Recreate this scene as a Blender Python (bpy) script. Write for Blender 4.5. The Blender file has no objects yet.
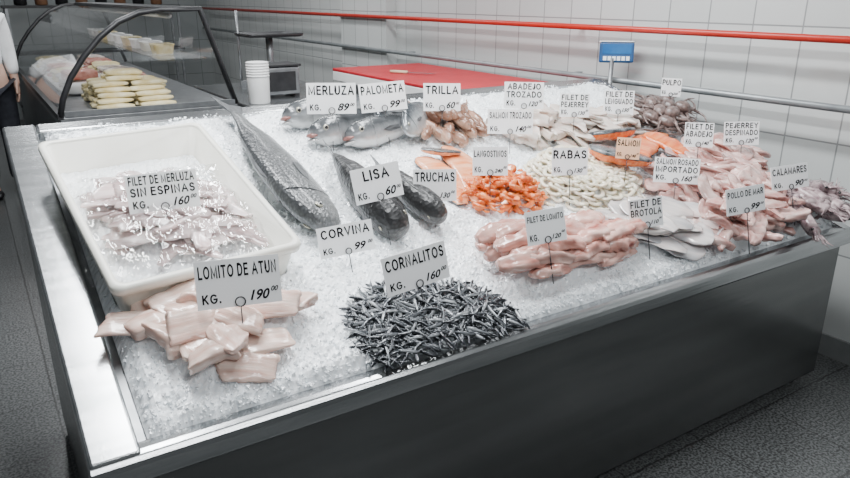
import bpy, bmesh, math, random
from mathutils import Vector, Matrix, noise
random.seed(11)
PI=math.pi; R=math.radians
scene=bpy.context.scene; COL=scene.collection
# ------------------------------------------------------------ calibration
CAM=Vector((-.06,-1.314,1.566)); TH=R(19.2); PSI=R(32.6); FPX=698.0
TAU=R(18); LIP=.696; LEN=2.78; DEP=1.385; DS=DEP/math.cos(TAU)
cd=bpy.data.cameras.new('camera'); cam=bpy.data.objects.new('camera',cd); COL.objects.link(cam)
cam.location=CAM; cam.rotation_euler=(PI/2-TH,0,-PSI); cd.sensor_width=36; cd.lens=FPX/850*36; cd.clip_start=.02
scene.camera=cam
EX=Vector((1,0,0)); EY=Vector((0,math.cos(TAU),math.sin(TAU))); EN=Vector((0,-math.sin(TAU),math.cos(TAU)))
ORG=Vector((0,0,LIP))
MB=Matrix(((1,0,0,0),(0,EY.y,EN.y,0),(0,EY.z,EN.z,LIP),(0,0,0,1)))
def ray(px,py):
    u=px-425; v=py-239
    F=FPX*math.cos(TH)-v*math.sin(TH); U=-FPX*math.sin(TH)-v*math.cos(TH)
    return Vector((u*math.cos(PSI)+F*math.sin(PSI), -u*math.sin(PSI)+F*math.cos(PSI), U))
def bed(px,py,h=0.):
    r=ray(px,py); p0=ORG+EN*h; t=(p0-CAM).dot(EN)/r.dot(EN); p=CAM+r*t
    return p.x,(p-p0).dot(EY)
def W(a,b,h): return ORG+EX*a+EY*b+EN*h
# ------------------------------------------------------------ materials
def newmat(name):
    m=bpy.data.materials.new(name); m.use_nodes=True; nt=m.node_tree
    return m,nt,nt.nodes['Principled BSDF']
def ramp(nt,cols):
    r=nt.nodes.new('ShaderNodeValToRGB'); e=r.color_ramp.elements
    while len(e)<len(cols): e.new(.5)
    for i,(p,c) in enumerate(cols): e[i].position=p; e[i].color=(*c,1)
    return r
def M(name,c1,c2=None,scale=20,rough=.4,metal=0,bump=0,bscale=None,stretch=(1,1,1),sss=0,coat=0,rand=0,detail=4,spec=.5,lo=.35,hi=.65,c3=None):
    m,nt,b=newmat(name); L=nt.links
    b.inputs['Roughness'].default_value=rough; b.inputs['Metallic'].default_value=metal
    b.inputs['Specular IOR Level'].default_value=spec
    if sss:
        b.inputs['Subsurface Weight'].default_value=sss; b.inputs['Subsurface Radius'].default_value=(.02,.008,.006); b.inputs['Subsurface Scale'].default_value=.4
    if coat: b.inputs['Coat Weight'].default_value=coat; b.inputs['Coat Roughness'].default_value=.10
    tc=nt.nodes.new('ShaderNodeTexCoord'); mp=nt.nodes.new('ShaderNodeMapping'); mp.inputs['Scale'].default_value=stretch
    L.new(tc.outputs['Object'],mp.inputs['Vector'])
    n=nt.nodes.new('ShaderNodeTexNoise'); n.inputs['Scale'].default_value=scale; n.inputs['Detail'].default_value=detail
    L.new(mp.outputs[0],n.inputs['Vector'])
    oi=None
    if rand:
        oi=nt.nodes.new('ShaderNodeObjectInfo'); cm=nt.nodes.new('ShaderNodeVectorMath'); cm.operation='SCALE'; cm.inputs[0].default_value=(3,2,1)
        L.new(oi.outputs['Random'],cm.inputs[3]); L.new(cm.outputs[0],mp.inputs['Location'])
    cols=[(lo,c1),(hi,c2 or c1)]
    if c3: cols=[(lo-.08,c3)]+cols
    r=ramp(nt,cols); L.new(n.outputs[0],r.inputs[0]); out=r.outputs[0]
    if rand:
        mr=nt.nodes.new('ShaderNodeMapRange'); mr.inputs['To Min'].default_value=1-rand; mr.inputs['To Max'].default_value=1+rand
        hs=nt.nodes.new('ShaderNodeHueSaturation'); L.new(oi.outputs['Random'],mr.inputs[0]); L.new(mr.outputs[0],hs.inputs['Value']); L.new(out,hs.inputs['Color']); out=hs.outputs[0]
    L.new(out,b.inputs['Base Color'])
    if bump:
        n2=nt.nodes.new('ShaderNodeTexNoise'); n2.inputs['Scale'].default_value=bscale or scale*2; n2.inputs['Detail'].default_value=5
        L.new(mp.outputs[0],n2.inputs['Vector'])
        bp=nt.nodes.new('ShaderNodeBump'); bp.inputs['Strength'].default_value=bump; bp.inputs['Distance'].default_value=.005
        L.new(n2.outputs[0],bp.inputs['Height']); L.new(bp.outputs[0],b.inputs['Normal'])
    return m
def fishmat(name,belly,side,back,zr,rough=.3,vs=70,vb=.3,metal=.2,z0=0,speck=.25,net=0,coat=.3):
    m,nt,b=newmat(name); L=nt.links
    tc=nt.nodes.new('ShaderNodeTexCoord'); sp=nt.nodes.new('ShaderNodeSeparateXYZ'); L.new(tc.outputs['Object'],sp.inputs[0])
    n=nt.nodes.new('ShaderNodeTexNoise'); n.inputs['Scale'].default_value=vs*.5; L.new(tc.outputs['Object'],n.inputs['Vector'])
    mr=nt.nodes.new('ShaderNodeMapRange'); mr.inputs['From Min'].default_value=z0-zr; mr.inputs['From Max'].default_value=z0+zr
    L.new(sp.outputs[2],mr.inputs[0])
    ad=nt.nodes.new('ShaderNodeMath'); ad.operation='MULTIPLY_ADD'; ad.inputs[1].default_value=speck; L.new(n.outputs[0],ad.inputs[0]); 
    sb=nt.nodes.new('ShaderNodeMath'); sb.operation='SUBTRACT'; sb.inputs[1].default_value=speck*.5; L.new(mr.outputs[0],sb.inputs[0]); L.new(sb.outputs[0],ad.inputs[2])
    r=ramp(nt,[(.12,belly),(.5,side),(.8,back)]); L.new(ad.outputs[0],r.inputs[0]); out=r.outputs[0]
    b.inputs['Roughness'].default_value=rough; b.inputs['Metallic'].default_value=metal
    b.inputs['Coat Weight'].default_value=coat; b.inputs['Coat Roughness'].default_value=.18
    if vb:
        mp=nt.nodes.new('ShaderNodeMapping'); mp.inputs['Scale'].default_value=(1,.8,1.3); L.new(tc.outputs['Object'],mp.inputs[0])
        v=nt.nodes.new('ShaderNodeTexVoronoi'); v.inputs['Scale'].default_value=vs; L.new(mp.outputs[0],v.inputs['Vector'])
        bp=nt.nodes.new('ShaderNodeBump'); bp.inputs['Strength'].default_value=vb; bp.inputs['Distance'].default_value=.004
        L.new(v.outputs['Distance'],bp.inputs['Height']); L.new(bp.outputs[0],b.inputs['Normal'])
        if net:
            r2=ramp(nt,[(.1,(1+net,1+net,1+net)),(.6,(1-net*.7,)*3)]); L.new(v.outputs['Distance'],r2.inputs[0])
            mm=nt.nodes.new('ShaderNodeMix'); mm.data_type='RGBA'; mm.blend_type='MULTIPLY'; mm.inputs[0].default_value=1
            L.new(out,mm.inputs[6]); L.new(r2.outputs[0],mm.inputs[7]); out=mm.outputs[2]
    L.new(out,b.inputs['Base Color'])
    return m
def glassmat(name,col=(1,1,1),op=.08,rough=.03,gl=.9):
    m,nt,b=newmat(name); L=nt.links; nt.nodes.remove(b)
    t=nt.nodes.new('ShaderNodeBsdfTransparent'); t.inputs[0].default_value=(*col,1)
    g=nt.nodes.new('ShaderNodeBsdfGlossy'); g.inputs['Roughness'].default_value=rough; g.inputs[0].default_value=(gl,gl,gl,1)
    fr=nt.nodes.new('ShaderNodeLayerWeight'); fr.inputs[0].default_value=.25
    ad=nt.nodes.new('ShaderNodeMath'); ad.operation='MULTIPLY_ADD'; ad.inputs[1].default_value=.6; ad.inputs[2].default_value=op; ad.use_clamp=True
    L.new(fr.outputs['Fresnel'],ad.inputs[0])
    mx=nt.nodes.new('ShaderNodeMixShader'); L.new(ad.outputs[0],mx.inputs[0]); L.new(t.outputs[0],mx.inputs[1]); L.new(g.outputs[0],mx.inputs[2])
    L.new(mx.outputs[0],nt.nodes['Material Output'].inputs[0]); return m
def tilemat(name,c1,c2,grout,tw,thh,axes,rough=.2,ms=.004):
    m,nt,b=newmat(name); L=nt.links
    tc=nt.nodes.new('ShaderNodeTexCoord'); sp=nt.nodes.new('ShaderNodeSeparateXYZ'); cb=nt.nodes.new('ShaderNodeCombineXYZ')
    L.new(tc.outputs['Object'],sp.inputs[0]); L.new(sp.outputs[axes[0]],cb.inputs[0]); L.new(sp.outputs[axes[1]],cb.inputs[1])
    br=nt.nodes.new('ShaderNodeTexBrick'); br.offset=0; br.squash=1
    for k,v in (('Scale',1),('Mortar Size',ms),('Brick Width',tw),('Row Height',thh),('Mortar Smooth',.2),('Bias',0)): br.inputs[k].default_value=v
    br.inputs['Color1'].default_value=(*c1,1); br.inputs['Color2'].default_value=(*c2,1); br.inputs['Mortar'].default_value=(*grout,1)
    L.new(cb.outputs[0],br.inputs['Vector']); 
    L.new(br.outputs['Color'],b.inputs['Base Color']); b.inputs['Roughness'].default_value=rough
    bp=nt.nodes.new('ShaderNodeBump'); bp.inputs['Strength'].default_value=.3; bp.inputs['Distance'].default_value=.003; bp.invert=True
    L.new(br.outputs['Fac'],bp.inputs['Height']); L.new(bp.outputs[0],b.inputs['Normal'])
    return m,nt,b,br
STEEL=M('brushed_steel',(.36,.375,.38),(.50,.51,.52),30,.24,.95,.10,80,(.08,1,1))
STEELP=M('steel_dark_reflection',(.17,.175,.175),(.24,.245,.245),8,.24,.95,.05,90,(.1,1,1))  # stainless panels: dark reflection of the floor put into the base colour
STEELD=M('steel_dull',(.24,.25,.26),(.32,.33,.34),20,.4,.8)
WIREM=M('dark_wire',(.05,.05,.052),None,10,.35,.7)
ICE=M('crushed_ice',(.88,.93,.965),(.965,.985,1.0),120,.16,0,.25,220,coat=.25,spec=.6)
WHITEP=M('cream_white_plastic',(.80,.79,.71),(.86,.855,.79),8,.35)
FOAM=M('white_foam',(.88,.88,.87),(.92,.92,.91),8,.5)
CARD=M('white_card',(.95,.96,.97),(.98,.985,.99),12,.45)
CARDO=M('orange_tinted_card',(.90,.52,.32),(.92,.58,.38),12,.45)
BLACK=M('black_ink',(.004,.004,.005),None,5,.7,spec=.2)
BLACKP=M('black_plastic',(.014,.014,.016),(.024,.024,.026),20,.4)
REDP=M('red_paint',(.44,.02,.01),(.50,.025,.014),8,.35)
REDB=M('red_board',(.46,.008,.018),(.54,.014,.025),6,.45)
GREYP=M('grey_pipe',(.24,.26,.27),(.32,.34,.35),9,.35,.4)
GLASS=glassmat('clear_glass',op=.10); FILM=glassmat('plastic_film',(.97,.97,.97),.14,.09,.95)
FB=(.12,2.0,2.0)
HAKEF=M('hake_flesh',(.54,.41,.40),(.77,.68,.66),18,.22,0,.25,50,(.2,1.8,1.8),.15,.6,.14,c3=(.36,.24,.235))
TUNA=M('pale_loin_flesh',(.64,.41,.34),(.79,.62,.54),26,.26,0,.55,40,FB,.15,.55,.12,c3=(.46,.22,.17))
LOMI=M('pink_flesh',(.55,.235,.185),(.77,.51,.44),24,.22,0,.4,40,(.3,1.6,1.6),.15,.65,.2,c3=(.32,.085,.07))
POLLO=M('rosy_flesh',(.52,.26,.23),(.77,.58,.53),24,.2,0,.3,38,(.5,1.4,1.4),.15,.7,.22,c3=(.24,.075,.07))
WFILL=M('white_flesh',(.62,.51,.44),(.83,.76,.70),16,.24,0,.2,50,(.25,1.7,1.7),.15,.6,.12,c3=(.40,.26,.20))
BROT=M('silver_white_fillet',(.40,.40,.42),(.84,.76,.72),10,.16,.15,.15,50,(.3,1.6,1),.1,.7,.14)
SALM=M('salmon_flesh',(.72,.11,.012),(.84,.26,.08),45,.26,0,.2,60,(1.5,.25,1),.1,.55,.05)
SALS=M('salmon_skin',(.02,.024,.028),(.24,.26,.27),28,.22,.3,.2,120)
TROUT=M('trout_flesh',(.74,.23,.08),(.86,.45,.27),40,.26,0,.2,60,(1.3,.3,1),.1,.55,.06)
PRAWN=M('prawn_shell',(.62,.09,.010),(.80,.24,.05),60,.24,0,.2,120,coat=.5,rand=.18)
RABA=M('squid_ring_flesh',(.76,.68,.50),(.91,.86,.74),20,.26,0,.15,60,sss=.1,coat=.5,rand=.1)
SQUID=M('squid_skin',(.20,.125,.14),(.58,.46,.46),34,.22,0,.25,60,coat=.6,rand=.25,c3=(.08,.048,.058))
OCTO=M('octopus_skin',(.075,.052,.046),(.22,.155,.14),60,.3,0,.4,90,coat=.4,rand=.2)
EYEW=M('eye_silver',(.44,.42,.33),None,5,.15,.2,coat=.8); EYEB=M('eye_pupil',(.004,.004,.005),None,5,.1,coat=1)
CORV=fishmat('corvina_scales',(.38,.38,.375),(.135,.14,.142),(.048,.051,.054),.095,.32,92,.6,.15,net=.32,speck=.14)
LISA=fishmat('dark_mullet_scales',(.20,.195,.185),(.058,.055,.052),(.020,.020,.021),.055,.36,82,.6,.05,net=.38,speck=.18,coat=.15)
HAKE=fishmat('hake_skin',(.60,.60,.59),(.27,.28,.29),(.07,.075,.08),.040,.24,110,.12,.25)
PALO=fishmat('palometa_skin',(.60,.61,.61),(.33,.35,.36),(.08,.09,.10),.06,.22,130,.12,.4)
TRIL=fishmat('red_mullet_skin',(.60,.41,.30),(.42,.23,.155),(.20,.10,.065),.024,.26,110,.25,.05)
ANCH=fishmat('silverside_skin',(.70,.715,.72),(.28,.30,.325),(.022,.025,.03),.0052,.24,200,.0,.35,speck=.2)
FIN=M('fin_membrane',(.04,.042,.045),(.12,.125,.13),80,.35,0,.4,120,(.3,1,2)); FINR=M('fin_tan',(.30,.17,.11),(.42,.27,.19),60,.35)
MOUTH=M('mouth_flesh',(.10,.03,.028),(.30,.13,.11),20,.35)
SCREEN=M('blue_screen',(.012,.10,.30),(.025,.15,.38),10,.2); SKIN=M('skin',(.62,.40,.31),(.68,.45,.36),10,.45,sss=.1)
SHIRT=M('white_cotton',(.78,.79,.80),(.86,.87,.88),15,.8,0,.2,40); TROUS=M('navy_cotton',(.02,.022,.03),(.035,.038,.05),20,.8); HAIRM=M('dark_hair',(.03,.02,.015),(.06,.04,.03),60,.5)
PASTA=M('yellow_pasta',(.72,.58,.26),(.86,.78,.52),16,.45,0,.3,30,rand=.08); MEAT=M('pink_meat',(.46,.13,.09),(.70,.38,.31),14,.35,0,.2,30,rand=.15)
WOOD=M('pale_wood',(.62,.5,.33),(.7,.58,.4),12,.5,stretch=(.2,1,1)); TAN=M('tan_jar',(.20,.10,.06),(.3,.16,.09),12,.3)
# ------------------------------------------------------------ mesh helpers
def mobj(name,vf,mat,parent=None,smooth=True,bevel=0,fm=None,flatcaps=False):
    v,f=vf; me=bpy.data.meshes.new(name); me.from_pydata([tuple(p) for p in v],[],f)
    bm=bmesh.new(); bm.from_mesh(me); bmesh.ops.recalc_face_normals(bm,faces=bm.faces); bm.to_mesh(me); bm.free()
    for m in (mat if isinstance(mat,(list,tuple)) else [mat]): me.materials.append(m)
    if smooth:
        n=len(me.polygons); me.polygons.foreach_set('use_smooth',[not(flatcaps and i>=n-2) for i in range(n)])
    if fm: me.polygons.foreach_set('material_index',fm)
    me.update(); o=bpy.data.objects.new(name,me); COL.objects.link(o)
    if parent: o.parent=parent
    if bevel:
        b=o.modifiers.new('bevel','BEVEL'); b.width=bevel; b.segments=3; b.limit_method='ANGLE'
    return o
def tag(o,label,cat,group=None,kind=None):
    o['label']=label; o['category']=cat
    if group: o['group']=group
    if kind: o['kind']=kind
    return o
def struct(o): o['kind']='structure'; return o
def thing(name,label,cat,loc=(0,0,0),rotz=0,group=None):
    o=bpy.data.objects.new(name,None); COL.objects.link(o); o.empty_display_size=.05; o.location=loc; o.rotation_euler=(0,0,rotz)
    return tag(o,label,cat,group)
def dup(o,parent=None):
    c=o.copy(); COL.objects.link(c)
    if parent: c.parent=parent
    for ch in list(o.children): dup(ch,c)
    return c
def comb(*vfs):
    V=[];F=[]
    for v,f in vfs:
        k=len(V); V+=list(v); F+=[tuple(i+k for i in q) for q in f]
    return V,F
def off(vf,d): d=Vector(d); return [Vector(p)-d for p in vf[0]],vf[1]
def xf(vf,m): return [m@Vector(p) for p in vf[0]],vf[1]
def box(x0,x1,y0,y1,z0,z1):
    v=[Vector((x,y,z)) for z in (z0,z1) for y in (y0,y1) for x in (x0,x1)]
    return v,[(0,1,3,2),(4,6,7,5),(0,4,5,1),(2,3,7,6),(0,2,6,4),(1,5,7,3)]
def prism(pts,ax,t0,t1):
    n=len(pts); v=[]
    for t in (t0,t1):
        for p,q in pts:
            v.append(Vector((t,p,q)) if ax==0 else Vector((p,t,q)) if ax==1 else Vector((p,q,t)))
    return v,[tuple(range(n))[::-1],tuple(range(n,2*n))]+[(i,(i+1)%n,n+(i+1)%n,n+i) for i in range(n)]
def loft(rings,caps=True,closed=False):
    n=len(rings[0]); V=[p for r in rings for p in r]; F=[]
    m=len(rings)
    for i in range(m if closed else m-1):
        j=(i+1)%m
        for k in range(n): F.append((i*n+k,i*n+(k+1)%n,j*n+(k+1)%n,j*n+k))
    if caps and not closed: F.append(tuple(range(n))[::-1]); F.append(tuple((m-1)*n+k for k in range(n)))
    return V,F
def tube(path,rad,seg=8,caps=True,closed=False,flat=1.):
    path=[Vector(p) for p in path]; n=len(path); rings=[]; up=None
    if not hasattr(rad,'__len__'): rad=[rad]*n
    for i,p in enumerate(path):
        t=(path[(i+1)%n]-path[i-1]) if closed else path[min(i+1,n-1)]-path[max(i-1,0)]
        t.normalize()
        if up is None: up=Vector((0,0,1)) if abs(t.z)<.9 else Vector((1,0,0))
        s=t.cross(up).normalized(); up=s.cross(t).normalized()
        rings.append([p+(s*math.cos(2*PI*k/seg)+up*math.sin(2*PI*k/seg)*flat)*rad[i] for k in range(seg)])
    return loft(rings,caps,closed)
def lathe(prof,seg=24,c=(0,0,0)):
    c=Vector(c); return loft([[c+Vector((r*math.cos(2*PI*k/seg),r*math.sin(2*PI*k/seg),z)) for k in range(seg)] for r,z in prof])
def ball(c,rx,ry=None,rz=None,seg=12,rg=7):
    ry=ry or rx; rz=rz or rx; c=Vector(c)
    return loft([[c+Vector((rx*math.sin(t)*math.cos(2*PI*k/seg),ry*math.sin(t)*math.sin(2*PI*k/seg),-rz*math.cos(t))) for k in range(seg)] for t in [PI*(.02+.96*i/rg) for i in range(rg+1)]])
def ip(tab,s):
    for i in range(len(tab)-1):
        a,b=tab[i],tab[i+1]
        if s<=b[0] or i==len(tab)-2:
            t=(s-a[0])/(b[0]-a[0]); t=max(0,min(1,t)); u=t*t*(3-2*t)*.5+t*.5
            return [a[k]+(b[k]-a[k])*u for k in range(1,len(a))]
def rrect(w,d,r,z,n=5):
    P=[]
    for cx,cy,a0 in ((w/2-r,d/2-r,0),(-w/2+r,d/2-r,PI/2),(-w/2+r,-d/2+r,PI),(w/2-r,-d/2+r,1.5*PI)):
        for i in range(n+1): a=a0+PI/2*i/n; P.append(Vector((cx+r*math.cos(a),cy+r*math.sin(a),z)))
    return P
def put(o,a,b,h,ang=0,pitch=0,roll=0):
    o.matrix_world=MB@Matrix.Translation((a,b,h))@Matrix.Rotation(ang,4,'Z')@Matrix.Rotation(pitch,4,'Y')@Matrix.Rotation(roll,4,'X')
    return o
# ------------------------------------------------------------ lettering: a plain bold sans drawn with strokes
def ar(cx,cy,rx,ry,a0,a1,n=9): return [(cx+rx*math.cos(R(a0+(a1-a0)*i/n)),cy+ry*math.sin(R(a0+(a1-a0)*i/n))) for i in range(n+1)]
GL={'A':(.74,[[(0,0),(.37,1),(.74,0)],[(.14,.33),(.60,.33)]]),
'B':(.62,[[(0,0),(0,1),(.34,1)]+ar(.34,.76,.24,.24,90,-90)+[(0,.52)],[(.34,.52)]+ar(.35,.26,.27,.26,90,-90)+[(0,0)]]),
'C':(.70,[ar(.38,.5,.38,.5,48,312,14)]),
'D':(.66,[[(0,0),(0,1),(.27,1)]+ar(.27,.5,.39,.5,90,-90,12)+[(0,0)]]),
'E':(.56,[[(.55,1),(0,1),(0,0),(.57,0)],[(0,.53),(.5,.53)]]),
'F':(.54,[[(.54,1),(0,1),(0,0)],[(0,.51),(.47,.51)]]),
'G':(.76,[ar(.38,.5,.38,.5,48,335,14)+[(.74,.46),(.42,.46)]]),
'H':(.64,[[(0,0),(0,1)],[(.64,0),(.64,1)],[(0,.52),(.64,.52)]]),
'I':(.0,[[(0,0),(0,1)]]),
'J':(.42,[[(.42,1),(.42,.24)]+ar(.21,.24,.21,.24,0,-170,8)]),
'K':(.62,[[(0,0),(0,1)],[(.58,1),(0,.38)],[(.2,.6),(.62,0)]]),
'L':(.52,[[(0,1),(0,0),(.53,0)]]),
'M':(.80,[[(0,0),(0,1),(.40,.08),(.80,1),(.80,0)]]),
'N':(.64,[[(0,0),(0,1),(.64,0),(.64,1)]]),
'O':(.78,[ar(.39,.5,.39,.5,0,360,20)]),
'P':(.60,[[(0,0),(0,1),(.34,1)]+ar(.34,.73,.26,.27,90,-90)+[(0,.46)]]),
'R':(.64,[[(0,0),(0,1),(.34,1)]+ar(.34,.73,.26,.27,90,-90)+[(0,.46)],[(.3,.46),(.64,0)]]),
'S':(.60,[ar(.3,.755,.27,.245,25,270,10)+ar(.3,.255,.3,.255,90,-150,10)[1:]]),
'T':(.64,[[(0,1),(.64,1)],[(.32,1),(.32,0)]]),
'U':(.64,[[(0,1),(0,.33)]+ar(.32,.33,.32,.33,180,360,10)+[(.64,1)]]),
'V':(.70,[[(0,1),(.35,0),(.70,1)]]),
'X':(.66,[[(0,0),(.66,1)],[(0,1),(.66,0)]]),
'Y':(.68,[[(0,1),(.34,.46),(.68,1)],[(.34,.46),(.34,0)]]),
'Z':(.62,[[(.03,1),(.6,1),(0,0),(.62,0)]]),
'.':(.0,[[(0,.0),(0,.06)]]),' ':(.18,[])}
def ribbon(pl,t):
    pts=[Vector((x,y)) for x,y in pl]; n=len(pts); Lf=[];Rt=[]; closed=(pts[0]-pts[-1]).length<1e-4
    for i,p in enumerate(pts):
        d0=(pts[i]-pts[i-1]).normalized() if i else None; d1=(pts[i+1]-pts[i]).normalized() if i<n-1 else None
        if d0 is None: d0=(pts[-1]-pts[-2]).normalized() if closed else d1
        if d1 is None: d1=(pts[1]-pts[0]).normalized() if closed else d0
        tg=(d0+d1); tg=tg.normalized() if tg.length>1e-3 else d1
        nr=Vector((-tg.y,tg.x)); c=max(.6,nr.dot(Vector((-d1.y,d1.x)))); o=nr*(t/2/c)
        ex=Vector((0,0))
        if not closed and i==0: ex=-d1*t*.5
        if not closed and i==n-1: ex=d0*t*.5
        Lf.append(p+o+ex); Rt.append(p-o+ex)
    return [*Lf,*Rt],[(i,i+1,n+i+1,n+i) for i in range(n-1)]
def words(s,w,h,loc,left=False,t=.17):
    x=0; V=[];F=[]
    for ch in s:
        gw,st=GL[ch]; gw2=max(gw,t) if ch!=' ' else gw
        for pl in st:
            v,f=ribbon([(x+t/2+(px*(gw-t)/gw if gw>.1 else px), t/2+py*(1-t)) for px,py in pl],t)
            k=len(V); V+=v; F+=[tuple(i+k for i in q) for q in f]
        x+=gw2+.15
    x-=.15
    ky=h; kx=min(w/x,ky*1.05)
    if kx<ky*.62: ky=kx/.62
    ox=loc[0] if left else loc[0]-kx*x/2
    oy=loc[1]+(h-ky)/2
    return [Vector((ox+p.x*kx,0,oy+p.y*ky)) for p in V],F
def text(s,w,h,loc,shear=0,bold=.0):
    cu=bpy.data.curves.new('t','FONT'); cu.body=s; cu.size=1; cu.shear=shear; cu.offset=bold; cu.fill_mode='FRONT'; cu.resolution_u=3
    o=bpy.data.objects.new('t',cu); COL.objects.link(o); dg=bpy.context.evaluated_depsgraph_get()
    me=bpy.data.meshes.new_from_object(o.evaluated_get(dg)); v=[x.co.copy() for x in me.vertices]; f=[tuple(p.vertices) for p in me.polygons]
    bpy.data.objects.remove(o); bpy.data.curves.remove(cu); bpy.data.meshes.remove(me)
    x0=min(p.x for p in v);x1=max(p.x for p in v);y0=min(p.y for p in v);y1=max(p.y for p in v)
    k=min(w/(x1-x0),h/(y1-y0)); kx=min(w/(x1-x0),k*1.2)
    return [Vector((loc[0]+(p.x-x0)*kx,0,loc[1]+(p.y-y0)*k)) for p in v],f
SIGNS=[ # words, px centre, px bottom, w, h, facing, price, superscript, lift, roll
 (('MERLUZA',),332,114,49,29,.9,'89','00',.12,1),
 (('PALOMETA',),385,111,46,27,.5,'99','00',.12,-3),
 (('TRILLA',),442,111,37,26,.8,'60','00',.08,1),
 (('ABADEJO','TROZADO'),522,115,39,25,.8,'120','00',.10,1),
 (('SALMON TROZADO',),510,134,45,23,.9,'140','00',.07,0),
 (('FILET DE','PEJERREY'),574,117,29,22,.9,'130','00',.08,0),
 (('FILET DE','LENGUADO'),618,114,29,22,.9,'150','00',.07,0),
 (('PULPO',),665,110,19,17,.8,'220','00',.10,2),
 (('FILET DE','ABADEJO'),698,147,27,23,.8,'140','00',.10,0),
 (('PEJERREY','DESPINADO'),741,145,32,22,.7,'120','00',.10,-2),
 (('SALMON',),627,159,23,20,.9,'140','00',.10,2),
 (('SALMON ROSADO','IMPORTADO'),678,177,43,24,.9,'160','00',.10,0),
 (('POLLO DE MAR',),751,204,34,25,.3,'99','00',.13,-5),
 (('CALAMARES',),791,189,32,23,.3,'90','00',.12,-4),
 (('RABAS',),571,171,35,26,.7,'130','00',.085,0),
 (('LANGOSTINOS',),490,176,35,27,.85,'240','00',.07,0),
 (('TRUCHAS',),435,201,43,30,.9,'130','00',.07,0),
 (('LISA',),381,200,48,33,.15,'60','00',.125,-5),
 (('CORVINA',),349,254,55,29,.3,'99','00',.04,-3),
 (('CORNALITOS',),420,287,63,37,.05,'160','00',.05,-5),
 (('FILET DE LOMITO',),548,243,38,32,.3,'120','00',.10,-3),
 (('FILET DE','BROTOLA'),650,221,31,28,.3,'110','00',.08,-3),
 (('FILET DE MERLUZA','SIN ESPINAS'),166,210,67,36,.8,'160','00',.06,-1),
 (('LOMITO DE ATUN',),241,306,82,46,.9,'190','00',.085,0)]
SDATA=[]
for (ws,cx,by,w,h,k,pr,sup,lift,rl) in SIGNS:
    T=[]; H=h/w
    if len(ws)==1: T.append(words(ws[0],.92,H*.30,(0,H*.61)))
    else:
        T.append(words(ws[0],.92,H*.23,(0,H*.72))); T.append(words(ws[1],.92,H*.23,(0,H*.42)))
    kb=H*.11
    U_=words('KG.',.22,H*.2,(-.44,kb),True)
    P=[text(pr,.24,H*.25,(.12,kb-.01),.35,.025),text(sup,.09,H*.11,(.375,kb+H*.13),.35,.025)]
    SDATA.append((T,U_,comb(*P)))
# ------------------------------------------------------------ piles
PP={
 'tuna':([(112,322),(140,300),(215,292),(292,300),(305,322),(277,354),(242,388),(203,383),(160,356),(120,338)],.03),
 'corn':([(343,312),(365,290),(420,280),(470,284),(500,300),(529,320),(480,337),(430,353),(385,367),(353,345)],.010),
 'lomi':([(476,244),(520,230),(580,228),(628,242),(642,260),(600,275),(540,289),(508,280)],.045),
 'brot':([(596,222),(640,208),(692,216),(704,240),(660,254),(622,246)],.03),
 'poll':([(692,206),(720,186),(770,186),(794,210),(780,236),(735,250),(706,238)],.06),
 'cala':([(770,190),(800,182),(828,200),(842,216),(806,230),(784,218)],.05),
 'raba':([(525,168),(550,150),(600,152),(640,178),(640,202),(590,208),(540,192)],.04),
 'lang':([(462,182),(500,174),(537,187),(537,203),(500,212),(468,204)],.03),
 'tril':([(416,122),(440,110),(470,114),(482,132),(465,144),(425,138)],.03),
 'abad':([(483,128),(540,110),(560,114),(560,142),(520,145)],.03),
 'peje':([(550,118),(590,112),(602,132),(575,148),(550,142)],.03),
 'leng':([(592,118),(630,112),(640,126),(632,140),(600,142)],.03),
 'pulp':([(630,108),(660,102),(694,114),(696,134),(664,136),(638,126)],.06),
 'desp':([(655,172),(700,148),(745,150),(766,168),(752,196),(700,204),(664,194)],.05),
}
POLY={}
for k,(px,hm) in PP.items():
    P=[bed(x,y,hm*.7+.02) for x,y in px]; P=[(min(a,LEN-.07),min(b,DS-.06)) for a,b in P]; POLY[k]=(P,hm,min(p[0] for p in P),max(p[0] for p in P),min(p[1] for p in P),max(p[1] for p in P))
def inside(P,a,b):
    r=False;n=len(P)
    for i in range(n):
        x1,y1=P[i];x2,y2=P[(i+1)%n]
        if (y1>b)!=(y2>b) and a<(x2-x1)*(b-y1)/(y2-y1)+x1: r=not r
    return r
def edist(P,a,b):
    d=9;n=len(P)
    for i in range(n):
        x1,y1=P[i];x2,y2=P[(i+1)%n];dx=x2-x1;dy=y2-y1;q=dx*dx+dy*dy
        t=max(0,min(1,((a-x1)*dx+(b-y1)*dy)/q)) if q>1e-12 else 0
        d=min(d,math.hypot(a-x1-t*dx,b-y1-t*dy))
    return d
# tray footprint
HT=.13
q=[Vector((*bed(x,y,HT),0)) for x,y in ((44,140),(214,122),(285,245),(104,297))]
tc_=(q[0]+q[1]+q[2]+q[3])/4; va=((q[1]-q[0])+(q[2]-q[3]))/2; vb=((q[0]-q[3])+(q[1]-q[2]))/2
TW=va.length; TD=vb.length; TANG=math.atan2(va.y,va.x)
def tloc(a,b):
    d=Vector((a,b,0))-tc_; c,s=math.cos(TANG),math.sin(TANG); return d.x*c+d.y*s,-d.x*s+d.y*c
def iceh(a,b):
    h=.023+.016*noise.noise(Vector((a*6,b*6,1)))+.012*noise.noise(Vector((a*20,b*20,2)))
    m=0
    for P,hm,x0,x1,y0,y1 in POLY.values():
        if x0<a<x1 and y0<b<y1 and inside(P,a,b):
            t=min(1,edist(P,a,b)/.07); m=max(m,hm*t*t*(3-2*t))
    h+=m
    x,y=tloc(a,b)
    if abs(x)<TW/2-.03 and abs(y)<TD/2-.03: h=0
    return h
def onice(px,py,lift=0):
    h=.02
    for _ in range(6):
        a,b=bed(px,py,h); h=iceh(a,b)+lift
    return a,b,h
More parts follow.
